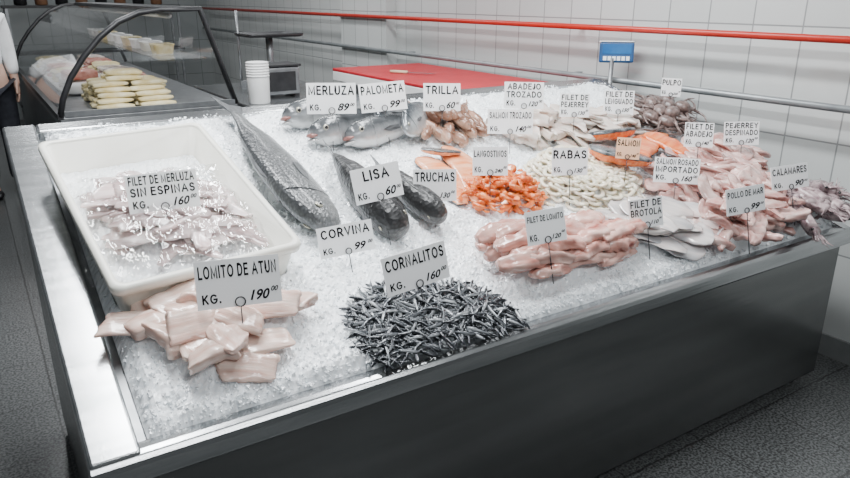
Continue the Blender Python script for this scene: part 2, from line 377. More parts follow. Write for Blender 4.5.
# ------------------------------------------------------------ setting
fm,nt,b_,br_=tilemat('terrazzo_tiles',(.105,.11,.11),(.115,.12,.12),(.055,.055,.055),.4,.4,(0,1),.28,.004)
n=nt.nodes.new('ShaderNodeTexNoise'); n.inputs['Scale'].default_value=110; n.inputs['Detail'].default_value=2
tcn=nt.nodes.new('ShaderNodeTexCoord'); nt.links.new(tcn.outputs['Object'],n.inputs['Vector'])
rr=ramp(nt,[(.40,(.22,.22,.22)),(.60,(1.3,1.3,1.3))]); nt.links.new(n.outputs[0],rr.inputs[0])
mm=nt.nodes.new('ShaderNodeMix'); mm.data_type='RGBA'; mm.blend_type='MULTIPLY'; mm.inputs[0].default_value=.95
nt.links.new(br_.outputs['Color'],mm.inputs[6]); nt.links.new(rr.outputs[0],mm.inputs[7]); nt.links.new(mm.outputs[2],b_.inputs['Base Color'])
XW=3.05
struct(mobj('floor',box(-3.5,XW+.15,-3.5,9.6,-.1,0),fm,smooth=False))
wm=tilemat('white_wall_tiles',(.54,.56,.55),(.59,.605,.595),(.28,.29,.29),.24,.48,(1,2),.08,.004)[0]
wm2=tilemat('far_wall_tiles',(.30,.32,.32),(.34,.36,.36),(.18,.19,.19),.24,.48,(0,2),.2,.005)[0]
struct(mobj('wall_right',box(XW,XW+.15,-3.5,9.6,0,2.9),wm,smooth=False))
struct(mobj('wall_back',box(-3.5,XW+.15,9.45,9.6,0,2.9),wm2,smooth=False))
struct(mobj('trim_1',box(XW-.1,XW,4.0,4.85,0,2.9),wm,smooth=False))
struct(mobj('baseboard_right',box(XW-.015,XW,-3.5,4.0,0,.1),M('baseboard_tile',(.18,.19,.19),(.22,.23,.23),10,.3),smooth=False))
def pipe(name,label,z,r,mat,x,y0,y1):
    t=thing(name,label,'pipe',(x,(y0+y1)/2,z))
    mobj('pipe_run',tube([(0,y0-(y0+y1)/2,0),(0,0,0),(0,y1-(y0+y1)/2,0)],r,14),mat,t)
    y=y0+.5
    while y<3.9:
        mobj('pipe_bracket',box(r*.6,XW-x,y-(y0+y1)/2-.008,y-(y0+y1)/2+.008,-r*.5,r*.5),mat,t,False); y+=1.9
pipe('wall_pipe','red painted pipe running along the white tiled wall, above the grey one',1.40,.016,REDP,XW-.13,-2.5,9.3)
pipe('wall_pipe','grey pipe running along the white tiled wall, below the red one',1.13,.016,GREYP,XW-.13,-2.5,9.3)
# ------------------------------------------------------------ counter
ct=thing('fish_counter','long stainless steel counter with sloping ice bed full of fish','counter',(LEN/2,DEP/2,0)); co=ct.location
def cpart(name,vf,mat,bevel=0,smooth=False): return mobj(name,off(vf,co),mat,ct,smooth,bevel)
cpart('side_rail',xf(box(0,.098,-.012,DS,-.045,.012),MB),STEEL,.008)
cpart('side_rail',xf(box(LEN-.05,LEN,-.012,DS,-.045,.008),MB),STEEL,.008)
cpart('back_rail',xf(box(.0985,LEN-.0505,DS-.06,DS,-.045,.012),MB),STEEL,.008)
pr=[(.028,LIP+.006),(.0,LIP+.006),(-.012,LIP+.002),(-.02,LIP-.008),(-.022,LIP-.02),(-.022,LIP-.055),(-.016,LIP-.062),(.010,LIP-.062),(.010,LIP-.046),(.028,LIP-.046)]
cpart('front_lip',prism(pr,0,-.001,LEN+.001),STEEL,.003)
cpart('bed_pan',xf(box(.02,LEN-.02,.03,DS-.02,-.05,-.02),MB),STEELD)
cpart('front_panel',box(.012,LEN-.012,.012,.03,.05,LIP-.05),STEELP)
sl=lambda y: LIP+math.tan(TAU)*y-.055
for x in (.012,LEN-.03): cpart('side_panel',prism([(.031,.05),(DEP-.02,.05),(DEP-.02,sl(DEP-.02)),(.031,sl(.031))],0,x,x+.018),STEELP)
cpart('back_panel',box(.031,LEN-.031,DEP-.045,DEP-.03,.05,sl(DEP-.045)),STEELP)
for x in (.06,LEN/2,LEN-.1):
    for y in (.07,DEP-.12): cpart('foot',lathe([(.022,0),(.022,.02),(.014,.03),(.014,.06)],12,(x,y,0)),BLACKP)
# ------------------------------------------------------------ ice
V=[];F=[]
st=.0085; A0,A1,B0,B1=.118,LEN-.055,.024,DS-.064
na=int((A1-A0)/st); nb=int((B1-B0)/st)
for j in range(nb+1):
    for i in range(na+1):
        a=A0+(A1-A0)*i/na; b=B0+(B1-B0)*j/nb
        e=min(1,min(a-A0,A1-a,b-B0,B1-b)/.03)
        h=iceh(a,b); h=h*e-(1-e)*.012+random.uniform(-.0024,.0024)
        V.append(W(a,b,h))
for j in range(nb):
    for i in range(na):
        k=j*(na+1)+i; F.append((k,k+1,k+na+2,k+na+1))
def covered(a,b):
    for P,hm,x0,x1,y0,y1 in POLY.values():
        if x0<a<x1 and y0<b<y1 and inside(P,a,b) and edist(P,a,b)>.03: return True
    x,y=tloc(a,b); return abs(x)<TW/2-.01 and abs(y)<TD/2-.01
def chunk(a,b,h,s):
    k=len(V); m=Matrix.Rotation(random.uniform(0,6),3,Vector((random.random(),random.random(),random.random()+.1)).normalized())
    for d in ((1,0,0),(-1,0,0),(0,1,0),(0,-1,0),(0,0,1),(0,0,-1)):
        p=m@Vector(d); V.append(W(a,b,h)+p*s*random.uniform(.6,1.25))
    for f in ((0,2,4),(2,1,4),(1,3,4),(3,0,4),(2,0,5),(1,2,5),(3,1,5),(0,3,5)): F.append(tuple(x+k for x in f))
for i in range(18000):
    a=random.uniform(A0+.005,A1-.005); b=B0+.006+(B1-B0-.012)*random.random()**1.4
    if covered(a,b): continue
    chunk(a,b,iceh(a,b)*min(1,min(a-A0,b-B0)/.03)+.0008,random.choice((.0025,.003,.004,.004,.005,.0075)))
ice=mobj('crushed_ice',(V,F),ICE,smooth=False); tag(ice,'bed of white crushed ice on the sloping counter','ice',kind='stuff')
# ------------------------------------------------------------ tray
tr=thing('plastic_bin','white rectangular plastic bin of fish fillets at left end of counter','bin'); put(tr,tc_.x,tc_.y,.004,TANG)
g=.026
mobj('tub',loft([rrect(TW-2*g-.02,TD-2*g-.02,.02,.0),rrect(TW-2*g,TD-2*g,.024,.006),rrect(TW-.022,TD-.022,.026,HT-.02),rrect(TW-.022,TD-.022,.026,HT-.004),rrect(TW-.034,TD-.034,.024,HT-.004),rrect(TW-2*g-.016,TD-2*g-.016,.02,.014),rrect(TW-2*g-.05,TD-2*g-.05,.02,.01)]),WHITEP,tr)
mobj('rim',loft([rrect(TW-.023,TD-.023,.026,HT-.026),rrect(TW,TD,.026,HT-.026),rrect(TW+.004,TD+.004,.028,HT-.012),rrect(TW,TD,.026,HT-.003),rrect(TW-.02,TD-.02,.026,HT),rrect(TW-.035,TD-.035,.024,HT-.003),rrect(TW-.035,TD-.035,.024,HT-.02)],False,True),WHITEP,tr)
def trayh(a,b):
    x,y=tloc(a,b); return .044+.022*max(0,1-(x/.22)**2-(y/.2)**2)+.005*noise.noise(Vector((a*30,b*30,5)))
V=[];F=[];nx,ny=54,54
Wi,Di=TW-2*g-.02,TD-2*g-.02
for j in range(ny+1):
    for i in range(nx+1):
        x=-Wi/2+Wi*i/nx; y=-Di/2+Di*j/ny; c,s=math.cos(TANG),math.sin(TANG); a=tc_.x+x*c-y*s; b=tc_.y+x*s+y*c
        V.append(W(a,b,trayh(a,b)-.010+random.uniform(-.0025,.0025)))
for j in range(ny):
    for i in range(nx): k=j*(nx+1)+i; F.append((k,k+1,k+nx+2,k+nx+1))
tag(mobj('crushed_ice',(V,F),ICE,smooth=False),'wet crushed ice lining the inside of the white bin','ice',kind='stuff')
# ------------------------------------------------------------ flesh pieces
def fillet(L,Wd,T,seed,bend=.1,p=.8,q=.55,sq=1.,nz=.12,arch=.0,blunt=0.,groove=0.):
    o=Vector((seed*3.1,seed*1.7,0)); rings=[]; N=24; K=20
    for i in range(N+1):
        s=(1-math.cos(PI*i/N))/2*.6+i/N*.4; w=max(.05,math.sin(PI*min(.985,max(.015,s))**p))**q
        if blunt: w=blunt+(1-blunt)*w
        y0=bend*L*math.sin(PI*s)*.5; z0=arch*L*math.sin(PI*s); r=[]
        ww=Wd*w*(1+.25*noise.noise(o+Vector((s*4,0,0)))); tt=T*(w**.8)
        for k in range(K):
            f=2*PI*k/K; c,sn=math.cos(f),math.sin(f)
            c=math.copysign(abs(c)**sq,c); sn=math.copysign(abs(sn)**sq,sn)
            d=1+nz*noise.noise(o+Vector((s*6,c*1.2,sn*1.2)))+nz*.4*noise.noise(o+Vector((s*13,c*2.5,sn*2.5)))
            if groove and sn>0: d*=1-groove*math.exp(-(c/.18)**2)
            r.append(Vector(((s-.5)*L,y0+ww*c*d,z0+tt*(sn*d if sn>0 else sn*.45))))
        rings.append(r)
    return loft(rings)
def strip(L,Wd,T,seed,bend=.2,fold=.006,tw=.3,q=.4,curl=.12,thin=.3,nz=.22,p=.8):
    """limp fillet: thick on one edge, thin on the other, gently folded and twisted along its length"""
    o=Vector((seed*2.3,seed*1.1,4)); rnd=random.Random(seed); ph=rnd.uniform(0,6); fr=rnd.uniform(.6,1.1); N=28; K=22; rings=[]
    for i in range(N+1):
        s=(1-math.cos(PI*i/N))/2*.6+i/N*.4; w=max(.08,math.sin(PI*min(.985,max(.015,s))**p))**q
        ww=Wd*w*(1+(.3+nz*.3)*noise.noise(o+Vector((s*3.5,0,0)))); th=tw*noise.noise(o+Vector((s*2.2,9,0)))*2
        y0=bend*L*math.sin(PI*s+.3*ph)*.5+nz*.06*L*noise.noise(o+Vector((s*3,0,6))); z0=fold*math.sin(2*PI*fr*s+ph); r=[]
        for k in range(K):
            f=2*PI*k/K; c,sn=math.cos(f),math.sin(f); c2=math.copysign(abs(c)**.92,c); sn2=math.copysign(abs(sn)**.92,sn)
            t=T*(thin+(1-thin)*(.5+.5*c2))*w**.5
            d=1+nz*noise.noise(o+Vector((s*5,c*1.2,sn)))+nz*.3*noise.noise(o+Vector((s*14,c*2.5,sn)))
            y=ww*c2*d; z=t*sn2*(1+1.2*nz*noise.noise(o+Vector((s*8,c*2.4,5))))+curl*y*y/Wd
            r.append(Vector(((s-.5)*L,y0+y*math.cos(th)-z*math.sin(th),z0+y*math.sin(th)+z*math.cos(th))))
        rings.append(r)
    return loft(rings)
def slab(L,Wd,T,seed):
    """flat cut of loin: wedge cross-section, slanted cut ends, soft edges"""
    o=Vector((seed*1.9,seed*.7,2)); rnd=random.Random(seed); sk0=rnd.uniform(-.6,.6); sk1=rnd.uniform(-.6,.6); tp=rnd.uniform(.6,1.); bd=rnd.uniform(-.04,.16); cv=rnd.uniform(-.07,.07); N=18; K=30; rings=[]
    E=(.62,.84,.95,.99); X=(0,.010,.030,.070)
    for i in range(N+1):
        j=min(i,N-i); e=E[j] if j<4 else 1.; xs=X[j] if j<4 else None
        if xs is not None: xs=xs if i<=N-i else 1-xs
        else: xs=.070+.86*(i-3)/(N-6)
        ww=Wd*(1+(tp-1)*xs)*(.35+.65*e); r=[]
        for k in range(K):
            f=2*PI*k/K+.11; c,sn=math.cos(f),math.sin(f); c2=math.copysign(abs(c)**.52,c); sn2=math.copysign(abs(sn)**.55,sn)
            y=ww*c2; t=T*(.30+.70*(.5+.5*c2))*e*(1+.3*noise.noise(o+Vector((xs*4,c*1.5,sn))))
            x=(xs-.5)*L+(sk0*(1-xs)+sk1*xs)*y+.007*noise.noise(o+Vector((xs*3,c*2,sn*2)))
            r.append(Vector((x,y+cv*L*math.sin(PI*xs)+.008*noise.noise(o+Vector((xs*4,c*1.5,7))),t*sn2*(1 if sn2>0 else .6)+bd*L*(math.sin(PI*xs)-.5)*.6)))
        rings.append(r)
    return loft(rings)
def sample(P,n,inset=.01):
    xs=[p[0] for p in P]; ys=[p[1] for p in P]; out=[]; tries=0; dmin=math.sqrt((max(xs)-min(xs))*(max(ys)-min(ys))/n)*.75
    while len(out)<n and tries<20000:
        tries+=1; a=random.uniform(min(xs),max(xs)); b=random.uniform(min(ys),max(ys))
        if not inside(P,a,b) or edist(P,a,b)<inset: continue
        if any(math.hypot(a-x,b-y)<dmin for x,y in out): 
            if tries%300==0: dmin*=.9
            continue
        out.append((a,b))
    return out
def pile(key,protos,n,ang,angv,thick,lay,inset=.015,pv=.12,rv=.25,hf=iceh,P=None,r0=0,pts=None,flip=.4):
    P=P or POLY[key][0]; used=set()
    if pts is None:
        pts=sample(P,n,inset); pts.sort(key=lambda p:edist(P,*p)+random.uniform(-.05,.05))
    for i,(a,b) in enumerate(pts):
        j=i%len(protos); o=protos[j]
        if j in used: o=dup(o)
        else: used.add(j)
        put(o,a,b,hf(a,b)+thick*.4+lay*i/len(pts),ang+random.uniform(-angv,angv)+(PI if random.random()<flip else 0),random.uniform(-pv,pv),random.choice((-r0,r0))+random.uniform(-rv,rv))
def flesh(name,mat,label,cat,group,fn,specs,fc=False):
    return [tag(mobj(name,fn(**s),mat,flatcaps=fc),label,cat,group) for s in specs]
U=random.uniform
hk=flesh('fish_fillet',HAKEF,'pale pink hake fillet inside the clear bag in the white bin','fish fillet','hake fillets in the white bin',strip,[dict(L=U(.16,.21),Wd=.027,T=.013,seed=i,bend=U(-.5,.5),fold=.005,tw=.2,nz=.22) for i in range(8)])
PT=[bed(x,y,.07) for x,y in [(84,200),(114,178),(185,175),(232,192),(254,236),(190,258),(120,248)]]
pile(None,hk,54,R(-60),R(75),.012,.035,hf=trayh,P=PT,inset=.04,pv=.12)
tn=flesh('fish_loin_chunk',TUNA,'thick pale slab of fish loin on ice by the LOMITO DE ATUN sign','fish fillet','loin slabs at the front left corner',slab,[dict(L=U(.11,.14),Wd=.040,T=.023,seed=20+i) for i in range(9)])
pile('tuna',tn,21,R(-40),R(50),.02,.035,inset=.03,pv=.18,rv=.3)
lo=flesh('fish_fillet',LOMI,'long rounded pink fillet in the pile under the FILET DE LOMITO sign','fish fillet','rounded pink fillets in the lomito pile',fillet,[dict(L=U(.14,.22),Wd=U(.026,.032),T=.026,seed=40+i,bend=U(-.2,.2),q=.32,arch=.03,nz=.42,blunt=.12,sq=.9,groove=.25) for i in range(12)])
LP=POLY['lomi'][0]; bmin=min(p[1] for p in LP); bmax=max(p[1] for p in LP); pts=[]
for ly in range(3):
    nr=6-ly
    for rw in range(nr):
        b=bmax-.03-(bmax-bmin-.07)*(rw+.5*ly)/5
        xs=[a/100 for a in range(0,278) if inside(LP,a/100,b)]
        if not xs: continue
        x0,x1=min(xs),max(xs); m=max(1,round((x1-x0)/.145))
        for c in range(m):
            pts.append((x0+(x1-x0)*(c+.5)/m+U(-.025,.025),b+U(-.008,.008)))
pile('lomi',lo,0,R(-4),R(14),.012,.06,pts=pts,rv=.35,pv=.1)
br=flesh('fish_fillet',BROT,'flat silvery white fillet in the pile under the FILET DE BROTOLA sign','fish fillet','silvery fillets in the brotola pile',strip,[dict(L=U(.20,.25),Wd=.047,T=.014,seed=60+i,bend=U(-.2,.2),fold=.005,tw=.15,nz=.18) for i in range(6)])
pile('brot',br,24,R(-50),R(30),.012,.04,inset=.035,pv=.08)
po=flesh('fish_fillet',POLLO,'rosy limp fish piece in the pile under the POLLO DE MAR sign','fish fillet','rosy pieces in the pollo de mar pile',strip,[dict(L=U(.12,.21),Wd=U(.022,.038),T=.023,seed=80+i,bend=U(-.8,.8),fold=.014,tw=.5,nz=.45,p=random.choice((.5,.8,1.2)),q=.5) for i in range(14)])
pile('poll',po,72,R(-80),R(75),.02,.07,inset=.03,pv=.25,rv=.5)
ds=flesh('fish_fillet',POLLO,'pink fillet heaped behind the POLLO DE MAR sign','fish fillet','pink fillets near the right end wall',strip,[dict(L=U(.15,.22),Wd=U(.030,.044),T=.018,seed=100+i,bend=U(-.5,.5),fold=.010,tw=.3,nz=.32) for i in range(10)])
pile('desp',ds,62,R(-50),R(70),.02,.055,inset=.022,pv=.18,rv=.3)
ab=flesh('fish_chunk',WFILL,'white fish chunk on ice by the ABADEJO TROZADO sign','fish fillet','white fish chunks along the back',slab,[dict(L=.10,Wd=.038,T=.026,seed=120+i) for i in range(5)])
pile('abad',ab,26,R(-40),R(70),.02,.045,inset=.02,pv=.25,rv=.4)
pj=flesh('fish_fillet',WFILL,'small white fillet on ice by the FILET DE PEJERREY sign','fish fillet','white fillets in the pejerrey pile',strip,[dict(L=.17,Wd=.032,T=.013,seed=140+i,bend=U(-.3,.3)) for i in range(5)])
pile('peje',pj,26,R(-60),R(50),.012,.045,inset=.02,pv=.2)
ln=flesh('fish_fillet',WFILL,'white flat fillet on ice by the FILET DE LENGUADO sign','fish fillet','white fillets in the lenguado pile',strip,[dict(L=.18,Wd=.040,T=.012,seed=160+i,bend=U(-.3,.3)) for i in range(5)])
pile('leng',ln,20,R(-60),R(50),.012,.04,inset=.02,pv=.2)
# skin-backed fillets
def skinned(name,label,cat,group,mat,Wd,T,seed,p0,p1,lift=0,roll=0):
    a0,b0,h0=onice(*p0); a1,b1,h1=onice(*p1); L=math.hypot(a1-a0,b1-b0)
    o=thing(name,label,cat,group=group); m=fillet(L,Wd,T,seed,bend=.12,q=.35,sq=.65)
    mobj('flesh',m,mat,o)
    mobj('skin',([Vector((p.x*1.01,p.y*1.03,min(p.z,T*.12)-.002)) for p in m[0]],m[1]),SALS,o)
    return put(o,(a0+a1)/2,(b0+b1)/2,(h0+h1)/2+T*.6+lift,math.atan2(b1-b0,a1-a0),0,roll)
skinned('salmon_fillet','broad orange salmon slice right of the small SALMON sign','fish fillet',None,SALM,.07,.02,3,(628,170),(660,142),.05,R(-12))
skinned('salmon_fillet','orange salmon piece lying beside the FILET DE ABADEJO sign','fish fillet',None,SALM,.045,.018,4,(640,148),(688,164),.035,R(10))
skinned('salmon_fillet','salmon side turned dark skin up, left of the orange slices','fish fillet',None,SALM,.075,.035,5,(586,160),(642,182),.055,R(165))
skinned('salmon_fillet','salmon belly strip with silver skin up, above the SALMON sign','fish fillet',None,SALM,.05,.03,9,(586,150),(628,142),.05,R(150))
skinned('trout_fillet','pale orange trout fillet on ice, left behind the TRUCHAS sign','fish fillet',None,TROUT,.06,.011,6,(422,160),(462,208),.006)
skinned('trout_fillet','pale orange trout fillet on ice, nearest the prawns','fish fillet',None,TROUT,.055,.011,7,(446,152),(482,202),.018)
skinned('trout_fillet','dark skinned trout fillet lying across the top of the orange ones','fish fillet',None,TROUT,.035,.014,8,(420,158),(458,162),.03,R(160))
# ------------------------------------------------------------ squid rings, prawns, squid, octopus
def ringmesh(seed):
    rnd=random.Random(seed); r=rnd.uniform(.017,.028); e=rnd.uniform(.55,1.); ph=rnd.random()*6
    return tube([(r*math.cos(t)*(1+.18*math.sin(2*t+ph)),r*e*math.sin(t),.003*math.sin(2*t+ph)) for t in [2*PI*i/18 for i in range(18)]],.0085,8,False,True,.6)
rg=[tag(mobj('squid_ring',ringmesh(i),RABA),'creamy white squid ring in the pile under the RABAS sign','squid ring','squid rings in the rabas pile') for i in range(7)]
pile('raba',rg,260,0,PI,.006,.03,inset=.005,pv=.2,rv=.2)
def prawn(seed):
    o=thing('prawn','orange cooked prawn in the pile under the LANGOSTINOS sign','prawn',group='orange prawns in the langostinos pile'); rnd=random.Random(seed)
    N=22; pth=[];rad=[]; sw=rnd.uniform(1.6,2.5); rr=.03
    for i in range(N+1):
        s=i/N; t=sw*s; pth.append((rr*math.sin(t)*1.2,-rr*math.cos(t)+rr*.3,.002*math.sin(s*3)))
        b=.0135*(math.sin(PI*min(1,s*.62+.36))**.6)
        if s<.16: b=.004+.0085*s/.16
        rad.append(b*(1-.10*(i%3==0))*(1-.5*s))
    mobj('body',tube(pth,rad,9),PRAWN,o)
    e=Vector(pth[-1]); d=(e-Vector(pth[-3])).normalized(); sd=Vector((-d.y,d.x,0))
    mobj('tail_fan',prism([(e.x+sd.x*.003,e.y+sd.y*.003),(e.x+d.x*.018+sd.x*.011,e.y+d.y*.018+sd.y*.011),(e.x+d.x*.022,e.y+d.y*.022),(e.x+d.x*.018-sd.x*.011,e.y+d.y*.018-sd.y*.011),(e.x-sd.x*.003,e.y-sd.y*.003)],2,-.001,.002),PRAWN,o,False)
    hd=Vector(pth[0]); hv=(hd-Vector(pth[2])).normalized()
    for q in (-1,1): mobj('antenna',tube([hd,hd+hv*.02+Vector((0,0,.006*q)),hd+hv*.045+Vector((.01*q,.012*q,.004))],[.0011,.0009,.0005],4),PRAWN,o)
    return o
pw=[prawn(i) for i in range(4)]
pile('lang',pw,110,0,PI,.009,.035,inset=.008,pv=.3,rv=.35)
def squid(seed):
    o=thing('squid','whole mottled grey purple squid in the pile by the CALAMARES sign','squid',group='whole squid at the right end'); rnd=random.Random(seed)
    L=.15; N=14
    mobj('mantle',loft([[Vector((-L*.5+L*i/N,(.004+.026*math.sin(PI*min(.98,(i/N)*.62+.02))**.7)*math.cos(f),(.003+.019*math.sin(PI*min(.98,(i/N)*.62+.02))**.7)*math.sin(f))) for f in [2*PI*k/12 for k in range(12)]] for i in range(N+1)]),SQUID,o)
    for s in (-1,1): mobj('fin',prism([(-L*.5,0),(-L*.42,s*.035),(-L*.25,s*.045),(-L*.1,s*.02)],2,-.0015,.003),SQUID,o,False)
    mobj('head',ball((L*.5+.012,0,0),.020,.017,.014),SQUID,o)
    for s in (-1,1): mobj('eye',ball((L*.5+.014,s*.015,.003),.006,seg=8,rg=5),EYEB,o)
    for k in range(8):
        y=(k-3.5)*.004; c=rnd.uniform(-.03,.03)
        mobj('tentacle',tube([(L*.5+.025+.05*t,y*(1+2*t)+c*t*t,.003*math.sin(6*t+k)) for t in [i/7 for i in range(8)]],[.0046*(1-.8*i/7) for i in range(8)],6),SQUID,o)
    return o
sq=[squid(i) for i in range(4)]
pile('cala',sq,32,R(-60),R(70),.02,.06,inset=.025,pv=.2,rv=.4)
def octo(seed):
    o=thing('octopus','dark brown octopus heaped by the wall beside the PULPO sign','octopus',group='dark octopuses at the back'); rnd=random.Random(seed)
    mobj('head',ball((0,0,.03),.04,.032,.028,14,8),OCTO,o)
    for k in range(8):
        a=2*PI*k/8+rnd.uniform(-.2,.2); c=rnd.uniform(-2.5,2.5); p=[Vector((.02*math.cos(a),.02*math.sin(a),.015))]; dr=a
        for i in range(12): dr+=c*.16; p.append(p[-1]+Vector((math.cos(dr),math.sin(dr),0))*.012+Vector((0,0,.002*math.sin(i+k)-.0008)))
        mobj('arm',tube(p,[.011*(1-.85*i/12) for i in range(13)],7),OCTO,o)
    return o
oc=[octo(i) for i in range(3)]
pile('pulp',oc,13,0,PI,.01,.03,inset=.03)
# ------------------------------------------------------------ whole fish
PROF={
 'corvina':[(0,.030,.012,0),(.08,.040,.020,0),(.3,.095,.05,0),(.55,.126,.066,0),(.75,.126,.068,0),(.88,.108,.062,-.004),(.96,.074,.047,-.012),(1,.03,.024,-.018)],
 'mullet':[(0,.045,.026,0),(.1,.085,.055,0),(.3,.135,.105,0),(.55,.16,.135,0),(.75,.158,.136,0),(.88,.138,.120,0),(.96,.098,.09,-.005),(1,.045,.05,-.008)],
 'hake':[(0,.02,.012,0),(.1,.03,.018,0),(.35,.065,.05,0),(.6,.095,.075,0),(.78,.112,.09,0),(.9,.098,.082,0),(.97,.068,.062,.002),(1,.034,.038,.004)],
 'palometa':[(0,.026,.014,0),(.08,.036,.018,0),(.3,.15,.05,0),(.55,.21,.075,0),(.75,.195,.078,0),(.9,.135,.065,-.01),(.97,.08,.042,-.015),(1,.035,.024,-.018)],
 'trilla':[(0,.03,.018,0),(.1,.055,.032,0),(.35,.13,.10,0),(.62,.165,.135,0),(.8,.16,.135,0),(.92,.12,.10,-.012),(1,.045,.045,-.03)],
 'anchovy':[(0,.016,.010,0),(.1,.028,.020,0),(.35,.062,.050,0),(.6,.078,.062,0),(.8,.072,.060,0),(.93,.050,.046,0),(1,.018,.018,0)]}
def fbody(kind,L,N=30,K=20,bend=0,sh=1):
    r=[]
    for i in range(N+1):
        s=i/N; hh,hw,zo=ip(PROF[kind],s)
        r.append([Vector(((s-.5)*L,hw*L*math.cos(f)*sh+bend*L*math.sin(PI*s),zo*L+hh*L*math.sin(f))) for f in [2*PI*k/K for k in range(K)]])
    return loft(r)
def fish(name,label,cat,group,kind,L,mat,finmat=FIN,mouth=False,fs=1.,es=1.,gill=.0035):
    o=thing(name,label,cat,group=group); P=lambda s: ip(PROF[kind],s)
    mobj('body',fbody(kind,L),mat,o)
    h0=P(0)[0]*L
    mobj('tail_fin',prism([(-.49*L,h0*.9),(-.55*L,h0*1.6),(-.64*L,h0*1.1+.05*L),(-.60*L,0),(-.64*L,-h0*1.1-.05*L),(-.55*L,-h0*1.6),(-.49*L,-h0*.9)],1,-.0015,.0015),finmat,o,False)
    top=[((s-.5)*L,P(s)[0]*L*.95) for s in (.3,.4,.5,.6,.68)]
    mobj('dorsal_fin',prism(top+[((.64-.5)*L,P(.64)[0]*L+.045*L*fs),(.05*L,P(.55)[0]*L+.04*L*fs),(-.06*L,P(.44)[0]*L+.025*L*fs),(-.2*L,P(.3)[0]*L+.012*L*fs)],1,-.0012,.0012),finmat,o,False)
    mobj('anal_fin',prism([(-.25*L,-P(.25)[0]*L*.92),(-.1*L,-P(.4)[0]*L*.95),(-.14*L,-P(.36)[0]*L-.035*L*fs),(-.24*L,-P(.26)[0]*L-.015*L)],1,-.0012,.0012),finmat,o,False)
    for sd in (-1,1):
        w=P(.78)[1]*L
        v,f=prism([(.24*L,.008*L),(.18*L,.025*L),(.10*L,.02*L),(.09*L,-.01*L),(.18*L,-.018*L)],1,-.001,.001)
        mobj('pectoral_fin',([Vector((p.x,p.y+sd*(w*1.0+(.27*L-p.x)*.03),p.z-.015*L)) for p in v],f),finmat,o,False)
        hh,hw,zo=P(.915); ez=hh*.34
        yy=hw*math.sqrt(1-.34**2)
        e=mobj('eye',ball((.415*L,sd*yy*L*.97,zo*L+ez*L),.018*L*es,.008*L*es,.018*L*es,12,6),EYEW,o)
        mobj('pupil',ball((.416*L,sd*(yy*L*.97+.003*L*es),zo*L+ez*L),.0125*L*es,.007*L*es,.0125*L*es,10,5),EYEB,e)
        mobj('gill_cover',tube([((.29+.025*math.sin(PI*t))*L,sd*P(.79)[1]*L*math.cos((t-.5)*2.3)*.985,P(.79)[0]*L*math.sin((t-.5)*2.3)*.985) for t in [i/10 for i in range(11)]],gill*L,6),mat,o)
    if mouth:
        mobj('mouth',ball((.482*L,0,-.006*L),.05*L,.054*L,.018*L,14,7),MOUTH,o)
        mobj('lower_jaw',ball((.478*L,0,-.040*L),.055*L,.045*L,.016*L,14,7),mat,o)
    return o
def between(o,p0,p1,lift,roll):
    a0,b0,h0=onice(*p0); a1,b1,h1=onice(*p1)
    put(o,(a0+a1)/2,(b0+b1)/2,(h0+h1)/2+lift,math.atan2(b1-b0,a1-a0),0,roll)
def headat(o,L,p0,p1,lift,roll):
    """put the snout at pixel p1's spot on the ice, the body pointing back towards p0"""
    a0,b0,h0=onice(*p0); a1,b1,h1=onice(*p1); d=math.hypot(a1-a0,b1-b0); k=.5*L/d
    put(o,a1+(a0-a1)*k,b1+(b0-b1)*k,h1+lift,math.atan2(b1-b0,a1-a0),0,roll)
def blen(p0,p1):
    a0,b0,_=onice(*p0); a1,b1,_=onice(*p1); return math.hypot(a1-a0,b1-b0)
Lc=blen((236,130),(326,244))
between(fish('whole_fish','large dark grey scaled fish beside the white bin, behind the CORVINA sign','fish',None,'corvina',Lc,CORV,fs=.5),(236,130),(326,244),.060,R(66))
Ll=blen((334,172),(398,246))
between(fish('whole_fish','black backed fish on ice below the LISA sign, left of the pair','fish',None,'mullet',Ll,LISA,fs=.3,gill=.003),(334,172),(398,246),.056,R(30))
Ll2=blen((384,186),(438,232))
between(fish('whole_fish','black backed fish on ice below the LISA sign, right of the pair','fish',None,'mullet',Ll2*1.18,LISA,fs=.3,gill=.003),(382,182),(436,232),.056,R(30))
for p0,p1,lab,ro,lf in (((420,102),(284,129),'grey whole hake with its head furthest left under the MERLUZA sign',32,.045),((440,116),(310,146),'grey whole hake lying in front under the MERLUZA sign, mouth open',28,.045),((470,118),(346,150),'grey whole hake lying nearest the PALOMETA sign, mouth open',36,.05)):
    headat(fish('whole_fish',lab,'fish','hake under the MERLUZA sign','hake',.52,HAKE,mouth=True,es=1.25,fs=.4,gill=.006),.52,p0,p1,lf,R(ro))
for p0,p1,lab in (((424,100),(374,149),'silvery deep bodied fish under the PALOMETA sign, left one'),((446,100),(402,147),'silvery deep bodied fish under the PALOMETA sign, right one')):
    headat(fish('whole_fish',lab,'fish','deep bodied silver fish under the PALOMETA sign','palometa',.30,PALO,es=1.3,fs=.4,gill=.006),.30,p0,p1,.07,R(45))
tl=[fish('whole_fish','small brownish tan fish in the pile under the TRILLA sign','fish','small tan fish in the trilla pile','trilla',.135,TRIL,FINR,fs=.15,es=1.3,gill=.005) for i in range(2)]
pile('tril',tl,34,R(-100),R(40),.03,.05,inset=.012,pv=.15,rv=.5,r0=R(30),flip=.0)
